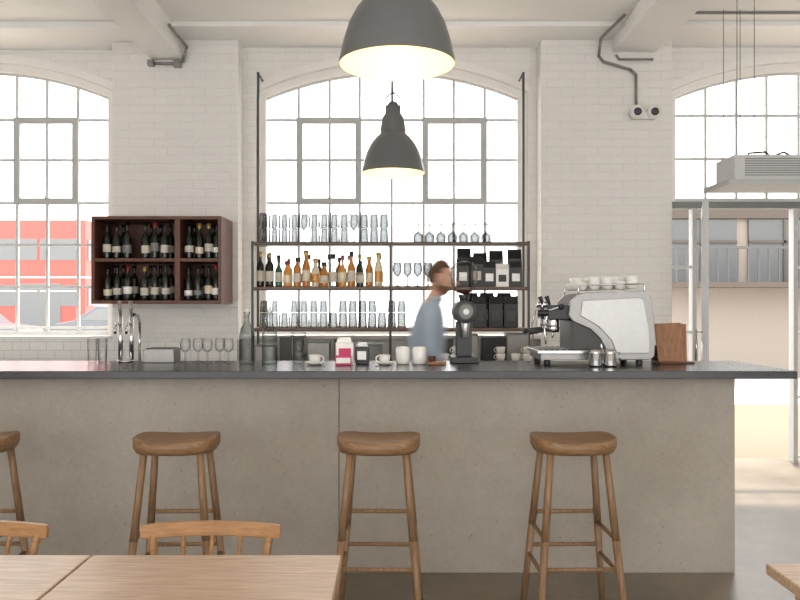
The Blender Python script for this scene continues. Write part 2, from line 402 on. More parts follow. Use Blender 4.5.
# ---------------------------------------------------------------- bar
b = MB()
b.box(-3.6, -.3045, 4.21, 4.26, 0, 1.07, M_panel); b.box(-.3015, 1.84, 4.21, 4.26, 0, 1.07, M_panel)
b.box(-.32, -.29, 4.225, 4.27, 0, 1.06, M_dark)
b.box(1.79, 1.84, 4.26, 4.72, 0, 1.07, M_panel)
b.box(-3.6, -3.55, 4.26, 4.72, 0, 1.07, M_panel)
b.box(-3.6, 1.79, 4.70, 4.72, 0, 1.07, M_steel)
b.box(-3.7, 2.07, 4.0, 4.75, 1.07, 1.11, M_top)
b.box(-3.6, 1.79, 4.72, 5.12, 0.86, 0.90, M_steel)
b.box(-3.6, 1.79, 4.72, 5.05, 0.0, 0.86, M_plain)
b.build('bar_counter', .003)

b = MB(); b.box(-5.3, 1.25, 6.25, 6.84, .90, .94, M_steel)
b.box(-5.3, 1.25, 6.30, 6.84, 0, .90, M_plain)
for x in [-5.2+i*.72 for i in range(9)]:
    b.box(x, x+.68, 6.275, 6.30, .06, .86, M_frame_d); b.box(x+.25, x+.43, 6.26, 6.276, .78, .80, M_chrome)
b.build('back_counter', .002)

# ---------------------------------------------------------------- shelving
SX0, SX1 = -1.205, 1.13
sz = [1.984, 1.603, 1.255]
b = MB()
for z in sz:
    b.box(SX0, SX1, 6.58, 6.86, z-.022, z, M_shelfw)
    b.box(SX0, SX1, 6.575, 6.585, z-.03, z-.018, M_dark)
for x in (SX0, -.04, SX1):
    top = 3.5 if x != -.04 else 1.984
    for y in (6.58, 6.85):
        b.box(x-.010, x+.010, y-.01, y+.01, .94, top if y > 6.7 or x == -.04 else 1.99, M_dark)
b.box(SX0, SX1, 6.575, 6.60, 1.975, 1.984, M_dark)
for x in (SX0, SX1):
    b.cyl((x, 6.85, 3.49), (x, 7.1, 3.49), .01, .01, M_dark, 6)
b.build('bar_shelving')

def bottle(b, x, y, z, h, r, mg, ml=None, mc=None, neck=.35, shoulder=.58, lab=(.16, .46)):
    rn = r*neck
    prof = [(.0001, 0), (r*.95, 0), (r, .01), (r, h*shoulder), (r*.85, h*(shoulder+.07)), (rn*1.2, h*(shoulder+.16)), (rn, h*(shoulder+.22)), (rn, h*.97), (rn*1.2, h*.975), (rn*1.2, h), (.0001, h)]
    b.lathe(prof, (x, y, z), mg, 14)
    if ml: b.lathe([(r+.001, h*lab[0]), (r+.0015, h*(lab[0]+.01)), (r+.0015, h*(lab[1]-.01)), (r+.001, h*lab[1])], (x, y, z), ml, 14)
    if mc: b.lathe([(rn+.002, h*.86), (rn+.003, h*.87), (rn*1.25+.002, h+.002), (.0001, h+.002)], (x, y, z), mc, 10)
def tumbler(b, x, y, z, h=.11, r=.034, flip=False, n=24, m=None):
    p = [(.0001, .003), (r*.78, .003), (r*.84, .010), (r, h), (r*.93, h+.002)]
    if flip: p = [(q, h-w) for q, w in p]
    b.lathe(p, (x, y, z), m or M_glass, n)
def wineglass(b, x, y, z, h=.18, r=.036, flip=False, n=24, m=None):
    p = [(r*.9, 0), (r*.85, .004), (.006, .01), (.005, h*.42), (.012, h*.45), (r*.85, h*.56), (r, h*.70), (r*.93, h*.88), (r*.82, h), (r*.77, h)]
    if flip: p = [(q, h-w) for q, w in p]
    b.lathe(p, (x, y, z), m or M_glass, n)
def cup(b, x, y, z, h=.06, r=.04, handle=True, ang=0, saucer=False):
    if saucer:
        b.lathe([(.0001, 0), (r*.9, 0), (r*1.7, .014), (r*1.7, .017), (r*.9, .006), (.0001, .006)], (x, y, z), M_white, 18); z += .006
    b.lathe([(.0001, 0), (r*.6, 0), (r*.85, h*.3), (r, h), (r*.94, h), (r*.78, h*.32), (.0001, h*.12)], (x, y, z), M_white, 18)
    if handle:
        pts = []
        for i in range(7):
            a = -math.pi/2+math.pi*i/6
            d = r*.85+.02*math.cos(a); zz = z+h*.55+.018*math.sin(a)
            pts.append((x+d*math.cos(ang), y+d*math.sin(ang), zz))
        b.tube(pts, .004, M_white, 6)

b = MB()
kinds = [(M_wine, M_paper, M_gold), (M_amber, M_paper, M_black), (M_bottleglass, M_paper, M_black), (M_orange, M_cream, M_red), (M_green, M_paper, M_black), (M_cream, M_orange, M_gold), (M_amber, M_cream, M_gold)]
x = -1.15; i = 0
order = [0, 0, 4, 3, 1, 6, 5, 1, 2, 3, 1, 2, 6, 5, 4, 2]
hs = [.30, .29, .27, .22, .25, .31, .24, .21, .28, .27, .30, .22, .26, .29]
while x < -.08:
    kd = kinds[order[i % len(order)]]
    bottle(b, x, 6.64+.02*random.random(), sz[1]+.001, hs[i % len(hs)], random.uniform(.031, .038), *kd, shoulder=random.uniform(.48, .62), neck=random.choice((.33, .4, .5)))
    x += random.uniform(.074, .083); i += 1
x = -1.10; i = 3
while x < -.10:
    kd = kinds[(2, 4, 2, 1, 2, 0, 2)[i % 7]]
    bottle(b, x, 6.77, sz[1]+.001, random.uniform(.24, .30), .033, *kd)
    x += .088; i += 1
b.build('spirit_bottles')
b = MB()
for row, y in enumerate((6.66, 6.78)):
    for i in range(13):
        x = -1.13+i*.086+row*.006
        if i % 5 == 4: wineglass(b, x, y, sz[0]+.001, .25, .039)
        else: 
            tumbler(b, x, y, sz[0]+.001, .13, .037, True)
            tumbler(b, x, y, sz[0]+.134, .12, .036, True)
for y in (6.66, 6.78):
    for i in range(7): wineglass(b, .20+i*.098, y, sz[0]+.001, .17, .042, True)
for y in (6.66, 6.76):
    for i in range(4): wineglass(b, .02+i*.088, y, sz[1]+.001, .21, .038)
b.build('wine_glasses')
b = MB()
for y in (6.64, 6.76):
    for i in range(15):
        x = -1.12+i*.084
        tumbler(b, x, y, sz[2]+.001, .13, .038, True); 
        if i % 5 != 2: tumbler(b, x, y, sz[2]+.135, .10, .034, True)
b.build('stacked_tumblers')
def bag(b, x, y, z, w, h, mat, lab, d=.07):
    vs = []; 
    for (zz, ww, dd) in ((0, w, d), (h*.75, w, d*.8), (h*.93, w, .02), (h, w, .012)):
        vs += [(x-ww/2, y-dd/2, z+zz), (x+ww/2, y-dd/2, z+zz), (x+ww/2, y+dd/2, z+zz), (x-ww/2, y+dd/2, z+zz)]
    fs = [(0, 1, 2, 3), (12, 13, 14, 15)]
    for k in range(3):
        for q in range(4): fs.append((k*4+q, k*4+(q+1) % 4, k*4+4+(q+1) % 4, k*4+4+q))
    b.add(vs, fs, mat)
    b.add([(x-w*.3, y-d/2-.001, z+h*.22), (x+w*.3, y-d/2-.001, z+h*.22), (x+w*.3, y-d*.45-.002, z+h*.52), (x-w*.3, y-d*.45-.002, z+h*.52)], [(0, 1, 2, 3)], lab)
b = MB(); z_ = sz[1]+.001
bags = [(.58, M_black, M_white, .24), (.70, M_black, M_paper, .26), (.805, M_black, M_white, .22), (.915, M_white, M_black, .20), (1.03, M_black, M_white, .22)]
for x, m, l, h in bags: bag(b, x, 6.66, z_, .11, h, m, l)
for x, h in ((.60, .34), (.74, .30), (.88, .32), (1.04, .33)): bag(b, x, 6.78, z_, .12, h, M_black, M_white)
for x in (.72, .86, .99): bag(b, x, 6.66, sz[2]+.001, .12, .27, M_black, M_dark)
for x in (.66, .80, .95): bag(b, x, 6.78, sz[2]+.001, .12, .30, M_black, M_paper)
b.build('coffee_bags', .004)

b = MB()
specs = [(-1.15, .16, .17, M_dsteel), (-.95, .2, .24, M_dark), (-.72, .18, .2, M_dsteel), (-.50, .14, .22, M_black), (-.30, .2, .18, M_frame_d), (.28, .2, .23, M_dark), (.52, .16, .26, M_dsteel), (.72, .2, .24, M_black), (.92, .18, .27, M_dsteel)]
for x, w, h, m in specs:
    b.box(x, x+w, 6.40, 6.56, .94, .94+h, m); b.box(x-.005, x+w+.005, 6.395, 6.565, .94+h, .95+h, M_frame_d)
b.build('storage_canisters', .006)
b = MB()
for i, x in enumerate((.40, .50, .60, .86, .98, 1.08)):
    for k in range(3 if i % 2 else 2): cup(b, x, 6.33, .94+k*.055, .06, .04, True, math.pi*.9*(i % 2))
b.build('stacked_coffee_cups')

# ---------------------------------------------------------------- wine rack
b = MB()
x0, x1, z0, z1, y0, y1 = -2.52, -1.44, 1.46, 2.188, 6.45, 6.895
t = .028
b.box(x0, x1, y0, y1, z0, z0+t, M_walnut); b.box(x0, x1, y0, y1, z1-t, z1, M_walnut)
b.box(x0, x0+t, y0, y1, z0+t, z1-t, M_walnut); b.box(x1-t, x1, y0, y1, z0+t, z1-t, M_walnut)
b.box(x0+t, x1-t, y1-.015, y1, z0+t, z1-t, M_walnut)
zm = (z0+z1)/2
d1 = -1.80; 
b.box(d1-t, d1+t*.6, y0, y1-.015, z0+t, z1-t, M_walnut)
b.box(x0+t, d1-t, y0+.004, y1-.015, zm-t/2, zm+t/2, M_walnut); b.box(d1+t*.6, x1-t, y0+.004, y1-.015, zm-t/2, zm+t/2, M_walnut)
b.build('wine_rack', .002)
b = MB()
for zb_ in (z0+t, zm+t/2):
    for x in (-2.42, -2.335, -2.25, -2.10, -2.015, -1.93, -1.73, -1.65, -1.565, -1.50):
        xx = x+random.uniform(-.006, .006)
        lab = random.choice([M_paper, M_paper, M_cream, M_white, M_frame_d])
        l0 = random.uniform(.14, .2)
        bottle(b, xx, 6.53+random.uniform(0, .02), zb_+.001, random.uniform(.275, .305), .034, M_wine, lab, random.choice([M_wine, M_wine, M_red, M_gold, M_black]), lab=(l0, l0+random.uniform(.14, .24)))
        if random.random() < .6: bottle(b, xx, 6.70, zb_+.001, .30, .034, M_wine, M_paper, M_wine, lab=(.2, .4))
b.build('wine_bottles')

# ---------------------------------------------------------------- pendant lamps
def pendant(x, y, z, light=3.6):
    b = MB(); k = .0072
    out = [(31.5, -1), (31.5, 1), (30.5, 5), (29, 12), (26.5, 20), (22.5, 28), (17, 35), (13.5, 38), (12.5, 40), (13.2, 42), (12.6, 44), (11.5, 52), (11, 54), (7, 60), (6.5, 66), (4, 70), (1.0, 71)]
    b.lathe([(r*k, q*k) for r, q in out], (x, y, z), M_lamp, 48)
    inn = [(31.2, -1), (30, 5), (28.5, 12), (26, 20), (22, 27.5), (16.5, 34), (12, 38), (.01, 38.5)]
    b.lathe([(r*k, q*k) for r, q in inn], (x, y, z), M_lampin, 48)
    b.lathe([(.0001, .07), (.03, .08), (.045, .115), (.04, .155), (.02, .19), (.018, .27), (.0001, .272)], (x, y, z), M_bulb, 20)
    b.cyl((x, y, z+71*k), (x, y, CZ), .005, .005, M_black, 8)
    b.cyl((x, y, CZ-.03), (x, y, CZ), .05, .05, M_lamp, 20)
    b.tube([(x-.05, y, z+50*k), (x-.05, y, z+75*k), (x, y, z+80*k), (x+.05, y, z+75*k), (x+.05, y, z+50*k)], .005, M_dark, 6)
    b.build('pendant_lamp')
    L = bpy.data.lights.new('bulb_light', 'POINT'); L.energy = light; L.color = (1, .80, .50); L.shadow_soft_size = .04
    lo = bpy.data.objects.new('bulb_light', L); lo.location = (x, y, z+.03); scene.collection.objects.link(lo)
pendant(.008, 3.05, 2.40); pendant(-.014, 5.6, 2.405); pendant(.01, .4, 2.40)  # last pendant is out of view, added as extra interior light

# ---------------------------------------------------------------- conduits, emergency light, air curtain
b = MB()
b.tube([(-1.83, 6.3, 3.72), (-1.83, 6.84, 3.72), (-1.87, 6.86, 3.60), (-1.92, 6.87, 3.585), (-2.16, 6.87, 3.585)], .014, M_dsteel)
b.box(-1.95, -1.89, 6.84, 6.9, 3.55, 3.61, M_dsteel); b.box(-2.18, -2.13, 6.84, 6.9, 3.56, 3.61, M_dsteel)
b.build('conduit_pipe_left')
b = MB()
b.tube([(1.86, 6.3, 3.80), (1.80, 6.8, 3.78), (1.80, 6.87, 3.65), (1.84, 6.87, 3.60), (2.08, 6.87, 3.53), (2.13, 6.87, 3.48), (2.13, 6.87, 3.22)], .013, M_dsteel)
b.tube([(1.95, 6.87, 3.66), (1.98, 6.87, 3.62), (2.28, 6.87, 3.62)], .011, M_dsteel)
b.build('conduit_pipe_right')
b = MB()
b.box(2.09, 2.29, 6.84, 6.9, 3.09, 3.15, M_white)
for x in (2.12, 2.27):
    b.cyl((x, 6.88, 3.14), (x-.0, 6.79, 3.14), .055, .06, M_white, 20); b.cyl((x, 6.80, 3.14), (x, 6.785, 3.14), .035, .035, M_led, 16)
b.build('twin_emergency_light')
b = MB()
b.box(2.62, 3.95, 6.0, 6.35, 2.42, 2.61, M_frame)
b.box(2.54, 3.98, 5.92, 6.40, 2.37, 2.41, M_case)
for i in range(8): b.box(2.70, 3.85, 5.995, 6.003, 2.45+i*.018, 2.456+i*.018, M_frame_d)
for x in (2.66, 2.545+.25, 3.85):
    for y in (6.05, 6.3): b.cyl((x, y, 2.6), (x, y, CZ), .003, .003, M_dark, 6)
b.tube([(2.8, 6.2, 2.61), (2.82, 6.2, 2.66), (2.95, 6.2, 2.67), (3.0, 6.2, 2.63), (3.1, 6.2, 2.67), (3.2, 6.2, 2.61)], .008, M_black)
b.build('air_curtain_heater', .006)

# ---------------------------------------------------------------- stools
def stool(x, y=3.62, rot=0):
    H = .85
    b = MB()
    n = 36; vs = []; rings = []
    def ring(s, z_f, e=2.9, rx=.192, ry=.16):
        st = len(vs)
        for i in range(n):
            a = 2*math.pi*i/n; c, q = math.cos(a), math.sin(a)
            X = rx*s*abs(c)**(2/e)*(1 if c >= 0 else -1); Y = ry*s*abs(q)**(2/e)*(1 if q >= 0 else -1)
            vs.append((X, Y, z_f(X, Y)))
        rings.append(st)
    dish = lambda X, Y: H-.018+.018*min(1, (X/.19)**2)
    for s in (.02, .3, .6, .85, .96): ring(s, dish)
    ring(1.0, lambda X, Y: dish(X, Y)-.006); ring(1.0, lambda X, Y: dish(X, Y)-.045); ring(.93, lambda X, Y: H-.072); ring(.75, lambda X, Y: H-.080); ring(.02, lambda X, Y: H-.080)
    fs = []
    for a, c in zip(rings, rings[1:]):
        for i in range(n): j = (i+1) % n; fs.append((a+i, a+j, c+j, c+i))
    b.add(vs, fs, M_seat, True)
    def leg_pt(sx, sy, z):
        t = 1-z/(H-.06); return Vector((sx*(.125+.07*t), sy*(.10+.085*t), z))
    for sx in (-1, 1):
        for sy in (-1, 1):
            p0, p1 = leg_pt(sx, sy, H-.06), leg_pt(sx, sy, 0)
            pm = p0.lerp(p1, .5)
            b.cyl(p0, pm, .016, .018, M_stool, 12); b.cyl(pm, p1, .018, .0145, M_stool, 12)
    for z, pr in ((.27, 'x'), (.455, 'xb'), (.25, 'y'), (.40, 'y')):
        if pr == 'x': b.cyl(leg_pt(-1, -1, z), leg_pt(1, -1, z), .010, .010, M_stool); b.cyl(leg_pt(-1, 1, z+.02), leg_pt(1, 1, z+.02), .010, .010, M_stool)
        elif pr == 'xb': b.cyl(leg_pt(-1, 1, z), leg_pt(1, 1, z), .010, .010, M_stool)
        else:
            b.cyl(leg_pt(-1, -1, z), leg_pt(-1, 1, z), .010, .010, M_stool); b.cyl(leg_pt(1, -1, z), leg_pt(1, 1, z), .010, .010, M_stool)
    o = b.build('bar_stool'); o.location = (x, y, 0); o.rotation_euler = (0, 0, rot)
for x, r in ((-1.965, .05), (-1.013, .04), (-.075, -.03), (.826, .03)): stool(x, 3.62, r)

# ---------------------------------------------------------------- tables + chairs
def table(xa, xb_, ya=1.38, yb=2.18, z=.75):
    b = MB()
    b.box(xa, xb_, ya, yb, z-.03, z, M_oak)
    b.box(xa+.05, xb_-.05, ya+.06, ya+.08, z-.10, z-.03, M_oak); b.box(xa+.05, xb_-.05, yb-.08, yb-.06, z-.10, z-.03, M_oak)
    b.box(xa+.05, xa+.07, ya+.06, yb-.06, z-.10, z-.03, M_oak); b.box(xb_-.07, xb_-.05, ya+.06, yb-.06, z-.10, z-.03, M_oak)
    for x in (xa+.07, xb_-.07):
        for y in (ya+.08, yb-.08): b.cyl((x, y, 0), (x, y, z-.03), .02, .028, M_oak, 12)
    b.build('cafe_table', .004)
table(-.846, -.150); table(-1.552, -.852); table(1.005, 1.75, 1.31, 2.11)
def chair(x, y):
    b = MB(); W = .215
    b.prism_xz([(-.20, .43), (.20, .43), (.20, .455), (-.20, .455)], -.40, .0, M_chair)
    for sx in (-1, 1):
        b.cyl((sx*.17, -.36, .43), (sx*.19, -.39, 0), .017, .014, M_chair, 10)
        b.cyl((sx*.16, -.03, .43), (sx*.18, .03, 0), .017, .014, M_chair, 10)
        b.cyl((sx*.17, -.35, .2), (sx*.172, 0, .2), .010, .010, M_chair, 8)
    b.cyl((-.17, -.18, .2), (.17, -.18, .2), .010, .010, M_chair, 8)
    N = 14; pts = []
    for i in range(N+1):
        u = -1+2*i/N; pts.append((u*W, .095-.03*u*u, ))
    vs = []; 
    for (px, py) in pts:
        u = px/W; zt = .772+.004*(1-u*u); zb2 = .727+.006*(1-u*u)+.006*abs(u)**6
        vs += [(px, py-.010, zb2), (px, py+.010, zb2+.0), (px, py+.014, zt), (px, py-.006, zt)]
    fs = [(0, 1, 2, 3), tuple(4*N+q for q in (3, 2, 1, 0))]
    for i in range(N):
        for q in range(4): fs.append((4*i+q, 4*i+(q+1) % 4, 4*i+4+(q+1) % 4, 4*i+4+q))
    b.add(vs, fs, M_chair)
    for u in (-.84, -.42, 0, .42, .84):
        big = abs(u) > .8
        b.cyl((u*.165, -.015, .45), (u*W, .095-.03*u*u, .74), .012 if big else .008, .012 if big else .007, M_chair, 10)
    o = b.build('dining_chair', .003); o.location = (x, y, 0)
chair(-.568, 2.33); chair(-1.285, 2.33)

# ---------------------------------------------------------------- bar-top objects
T = 1.111
for x in (-.853, -.722):
    b = MB()
    r = .043
    b.lathe([(.0001, 0), (r, 0), (r+.001, .01), (r, .17), (r*.8, .205), (.017, .235), (.014, .25), (.014, .285), (.018, .288), (.018, .30), (.012, .30)], (x, 4.48, T), M_bottleglass, 24)
    b.lathe([(.011, .285), (.013, .30), (.012, .312), (.0001, .315)], (x, 4.48, T), M_white, 14)
    b.tube([(x-.018, 4.48, T+.275), (x-.024, 4.47, T+.26), (x-.02, 4.46, T+.235)], .002, M_chrome, 6)
    b.build('glass_water_bottle')
b = MB()
for k in range(3): tumbler(b, -.555, 4.48, T+k*.035, .11, .042, n=24, m=M_ware)
b.build('drinking_glass_stack')
b = MB(); cup(b, -.455, 4.42, T, .05, .036, True, 0, True); b.build('espresso_cup')
b = MB(); cup(b, -.06, 4.42, T, .05, .034, True, math.pi, True); b.build('espresso_cup')
for x in (.045, .14):
    b = MB(); b.lathe([(.0001, 0), (.036, 0), (.040, .01), (.041, .085), (.034, .098), (.0001, .10)], (x, 4.48, T), M_white, 24)
    b.build('white_sugar_pot')
def bagbox(name, x, y, w, d, h, m, lab, rot=.1):
    b = MB(); b.box(x, x+w, y, y+d, T, T+h*.8, m, rot)
    b.prism_xz([(x+.005, T+h*.8), (x+w-.005, T+h*.8), (x+w-.015, T+h), (x+.015, T+h)], y+d*.3, y+d*.6, M_white)
    b.box(x+w*.15, x+w*.85, y-.003, y+d+.003, T+h*.2, T+h*.6, lab, rot, (x+w/2, y+d/2)); b.build(name, .003)
bagbox('coffee_retail_bag', -.34, 4.42, .10, .07, .155, M_white, M_pink, .15)
bagbox('tea_box', -.225, 4.45, .075, .06, .125, M_black, M_white, -.1)
b = MB(); b.box(-.335, -.245, 4.36, 4.39, T, T+.055, M_pink); b.box(-.33, -.25, 4.355, 4.36, T+.012, T+.043, M_white); b.build('card_holder', .002)
b = MB(); b.box(.185, .29, 4.40, 4.46, T, T+.018, M_board); b.lathe([(.0001, 0), (.02, 0), (.024, .03), (.0001, .03)], (.21, 4.43, T+.018), M_walnut, 14); b.build('wooden_bill_tray', .003)
b = MB()
b.cyl((-1.60, 4.62, T), (-1.60, 4.62, T+.012), .05, .05, M_chrome, 20)
for x in (-1.63, -1.565):
    b.cyl((x, 4.62, T), (x, 4.62, T+.27), .014, .013, M_chrome, 14)
    b.tube([(x, 4.62, T+.22), (x, 4.56, T+.235), (x, 4.53, T+.21), (x, 4.53, T+.17)], .008, M_chrome)
    b.cyl((x, 4.62, T+.27), (x, 4.60, T+.36), .007, .012, M_dsteel, 10)
b.build('beer_tap')
b = MB()
for i, x in enumerate((-1.76, -1.70)): tumbler(b, x, 4.52, T, .14, .028, m=M_ware)
tumbler(b, -1.73, 4.60, T, .14, .028, m=M_ware)
b.build('beer_glasses')
b = MB()
b.box(-1.48, -1.30, 4.57, 4.72, T, T+.080, M_dsteel); b.box(-1.47, -1.31, 4.58, 4.71, T+.078, T+.084, M_dark)
b.build('steel_ice_bin', .004)
b = MB()
for i, x in enumerate((-1.24, -1.175, -1.11, -1.045, -.985)): wineglass(b, x, 4.60+.04*(i % 2), T, .14, .031, m=M_ware)
b.build('small_wine_glasses')
b = MB()
b.tube([(-2.2, 6.7, .94), (-2.2, 6.7, 1.3), (-2.2, 6.65, 1.36), (-2.2, 6.55, 1.37), (-2.2, 6.5, 1.32), (-2.2, 6.5, 1.25)], .012, M_chrome)
b.build('sink_tap')

# grinder
b = MB(); gx, gy = .41, 4.62
b.box(gx-.08, gx+.08, gy-.11, gy+.10, T, T+.035, M_black)
b.box(gx-.045, gx+.045, gy-.02, gy+.08, T+.035, T+.24, M_black)
b.cyl((gx, gy-.13, T+.30), (gx, gy+.10, T+.30), .068, .068, M_black, 28)
b.cyl((gx, gy-.145, T+.30), (gx, gy-.13, T+.30), .04, .05, M_frame_d, 24)
b.cyl((gx, gy-.15, T+.30), (gx, gy-.144, T+.30), .018, .018, M_white, 16)
b.cyl((gx, gy-.09, T+.15), (gx, gy-.09, T+.25), .018, .026, M_steel, 16)
b.lathe([(.025, .36), (.035, .40), (.02, .40)], (gx, gy, T), M_black, 18)
b.lathe([(.03, .395), (.045, .41), (.075, .46), (.08, .48), (.076, .485)], (gx, gy, T), M_ware, 26)
b.lathe([(.0001, .40), (.04, .415), (.052, .432), (.0001, .437)], (gx, gy, T), M_walnut, 20)
b.lathe([(.076, .485), (.082, .51), (.078, .56), (.05, .59), (.0001, .60)], (gx, gy, T), M_ware, 24)
b.build('coffee_grinder', .006)

# espresso machine
b = MB(); ya, yb = 4.36, 4.74
side = [(.985, 1.47), (1.03, 1.508), (1.06, 1.517), (1.375, 1.530), (1.415, 1.52), (1.435, 1.49), (1.452, 1.38), (1.458, 1.25), (1.455, 1.165), (1.43, 1.145), (1.21, 1.145), (1.185, 1.20), (1.155, 1.26), (1.10, 1.315), (1.0, 1.36), (.975, 1.39)]
b.prism_xz(side, ya, ya+.03, M_silver); b.prism_xz(side, yb-.03, yb, M_silver)
sw = [(1.05, 1.475), (1.37, 1.492), (1.395, 1.47), (1.425, 1.30), (1.425, 1.18), (1.24, 1.18), (1.215, 1.25), (1.14, 1.33), (1.04, 1.39)]
b.prism_xz(sw, ya-.008, ya+.002, M_silver2)
inner = [(1.02, 1.46), (1.38, 1.515), (1.43, 1.45), (1.44, 1.17), (1.16, 1.17), (1.16, 1.28), (1.02, 1.38)]
b.prism_xz(inner, ya+.03, yb-.03, M_chrome)
b.box(.82, 1.42, ya+.01, yb-.01, T+.03, T+.065, M_dsteel)
b.box(.80, 1.16, ya, yb, T+.065, T+.085, M_steel)
b.box(1.0, 1.16, ya+.02, yb-.02, T+.085, 1.36, M_dark)
for i in range(10): b.box(.81+i*.034, .822+i*.034, ya+.01, yb-.01, T+.085, T+.09, M_black)
for x in (.86, 1.38):
    for y in (ya+.04, yb-.04): b.cyl((x, y, T), (x, y, T+.03), .02, .018, M_black, 14)
for gy_ in (4.44, 4.64):
    b.box(.86, 1.0, gy_-.05, gy_+.05, 1.37, 1.45, M_black)
    b.cyl((.90, gy_, 1.37), (.90, gy_, 1.32), .036, .036, M_chrome, 20)
    b.cyl((.90, gy_, 1.325), (.90, gy_, 1.295), .04, .035, M_chrome, 20)
    b.cyl((.865, gy_, 1.31), (.765, gy_-.01, 1.295), .010, .016, M_black, 12)
    b.tube([(.90, gy_, 1.295), (.90, gy_, 1.275), (.90, gy_+.012, 1.262)], .006, M_chrome)
    b.cyl((.86, gy_, 1.45), (.845, gy_, 1.455), .022, .022, M_chrome, 16)
    b.cyl((.88, gy_-.02, 1.45), (.86, gy_-.02, 1.50), .007, .014, M_black, 10)
for yy in (ya-.005, yb+.005):
    b.tube([(.93, yy, 1.44), (.86, yy, 1.42), (.835, yy, 1.33), (.845, yy, 1.23)], .005, M_chrome)
b.sphere((.93, ya-.008, 1.44), .018, M_black)
b.cyl((.80, ya-.002, 1.405), (.86, ya-.002, 1.405), .02, .02, M_black, 14)
for y in (ya+.01, yb-.01):
    b.tube([(1.03, y, 1.51), (1.03, y, 1.56), (1.40, y, 1.57), (1.40, y, 1.52)], .004, M_chrome)
b.tube([(1.40, ya+.01, 1.57), (1.40, yb-.01, 1.57)], .004, M_chrome)
b.build('espresso_machine', .005)
b = MB()
for iy, y in enumerate((4.42, 4.50, 4.58, 4.66)):
    for ix in range(5):
        cup(b, 1.06+ix*.072, y, 1.533+ix*.002, .045, .034, ix == 4, 0)
        if (ix+iy) % 3: cup(b, 1.06+ix*.072, y, 1.562+ix*.002, .045, .034, False)
b.build('espresso_cups_on_machine')
b = MB()
for x in (1.10, 1.18):
    b.lathe([(.0001, 0), (.036, 0), (.038, .01), (.03, .075), (.034, .095), (.031, .095), (.027, .075), (.0001, .01)], (x, 4.27, T), M_chrome, 20)
    b.tube([(x+.03, 4.27, T+.085), (x+.055, 4.27, T+.075), (x+.055, 4.27, T+.03), (x+.034, 4.27, T+.02)], .004, M_chrome, 6)
b.build('milk_jugs')
b = MB()
for i, (x, r) in enumerate(((1.525, .10), (1.55, .22))):
    y = 4.50+i*.05
    tilt = Matrix.Rotation(math.radians(-12), 3, 'X')
    rz = Matrix.Rotation(-r, 3, 'Z') @ Matrix.Rotation(.06*i-.05, 3, 'Y')
    vs = []
    for dx in (0, .15):
        for dy in (0, .012):
            for dz in (0, .235):
                p = rz @ (tilt @ Vector((dx, dy, dz))); vs.append((x+p.x, y+p.y, T+max(0.0, p.z)))
    b.add(vs, [(0, 1, 3, 2), (4, 6, 7, 5), (0, 4, 5, 1), (2, 3, 7, 6), (0, 2, 6, 4), (1, 5, 7, 3)], M_board)
b.box(1.52, 1.72, 4.60, 4.62, T, T+.10, M_walnut); b.box(1.52, 1.72, 4.46, 4.62, T, T+.012, M_walnut)
b.build('menu_clipboards', .002)

# ---------------------------------------------------------------- barista
def skin_mesh(pts, edges, radii, sub=2, root=0):
    me = bpy.data.meshes.new('tmp'); me.from_pydata([tuple(p) for p in pts], edges, [])
    ob = bpy.data.objects.new('tmp', me); scene.collection.objects.link(ob)
    sk = ob.modifiers.new('s', 'SKIN'); sk.use_smooth_shade = True
    for i, r in enumerate(radii):
        r = r if isinstance(r, tuple) else (r, r)
        me.skin_vertices[0].data[i].radius = r
        me.skin_vertices[0].data[i].use_root = (i == root)
    ss = ob.modifiers.new('u', 'SUBSURF'); ss.levels = sub; ss.render_levels = sub
    dg = bpy.context.evaluated_depsgraph_get(); ev = ob.evaluated_get(dg); m2 = ev.to_mesh()
    V = [Vector(v.co) for v in m2.vertices]; F = [list(p.vertices) for p in m2.polygons]
    ev.to_mesh_clear(); bpy.data.objects.remove(ob); bpy.data.meshes.remove(me)
    return V, F
def add_region(b, V, F, matfn):
    o = len(b.v); b.v += [tuple(v) for v in V]
    for f in F:
        c = Vector((0, 0, 0))
        for i in f: c += V[i]
        c /= len(f); i = b.mi(matfn(c)); b.f.append([o+a for a in f]); b.m.append(i); b.sm.append(True)
b = MB()
MX, MY = .21, 5.40
pts = [(MX, MY, .93), (MX+.0, MY, 1.06), (MX+.01, MY, 1.22), (MX+.025, MY, 1.36), (MX+.05, MY, 1.455), (MX+.065, MY, 1.51), (MX+.08, MY, 1.57),
       (MX+.03, MY-.17, 1.42), (MX+.02, MY-.235, 1.13), (MX+.20, MY-.27, .975),
       (MX+.03, MY+.17, 1.42), (MX+.0, MY+.24, 1.13), (MX+.20, MY+.20, 1.00),
       (MX+.0, MY-.095, .87), (MX+.03, MY-.10, .48), (MX-.02, MY-.10, .09),
       (MX+.0, MY+.095, .87), (MX+.05, MY+.11, .48), (MX+.02, MY+.11, .09)]
edges = [(0, 1), (1, 2), (2, 3), (3, 4), (4, 5), (5, 6), (3, 7), (7, 8), (8, 9), (3, 10), (10, 11), (11, 12), (0, 13), (13, 14), (14, 15), (0, 16), (16, 17), (17, 18)]
rad = [(.135, .14), (.135, .135), (.145, .15), (.14, .15), (.085, .085), (.058, .058), (.054, .054), (.072, .072), (.052, .052), (.030, .030), (.072, .072), (.052, .052), (.030, .030),
       (.092, .092), (.062, .062), (.043, .043), (.092, .092), (.062, .062), (.043, .043)]
V, F = skin_mesh(pts, edges, rad)
def bm_(c):
    if c.z > 1.485: return M_skin
    if c.z < .93 and abs(c.y-MY) < .22 and c.x < MX+.16: return M_trouser
    d = (c-Vector(pts[9])).length; d2 = (c-Vector(pts[12])).length
    if c.x > MX+.13 and (d < .12 or d2 < .12) and c.z < 1.06: return M_skin
    return M_shirt
add_region(b, V, F, bm_)
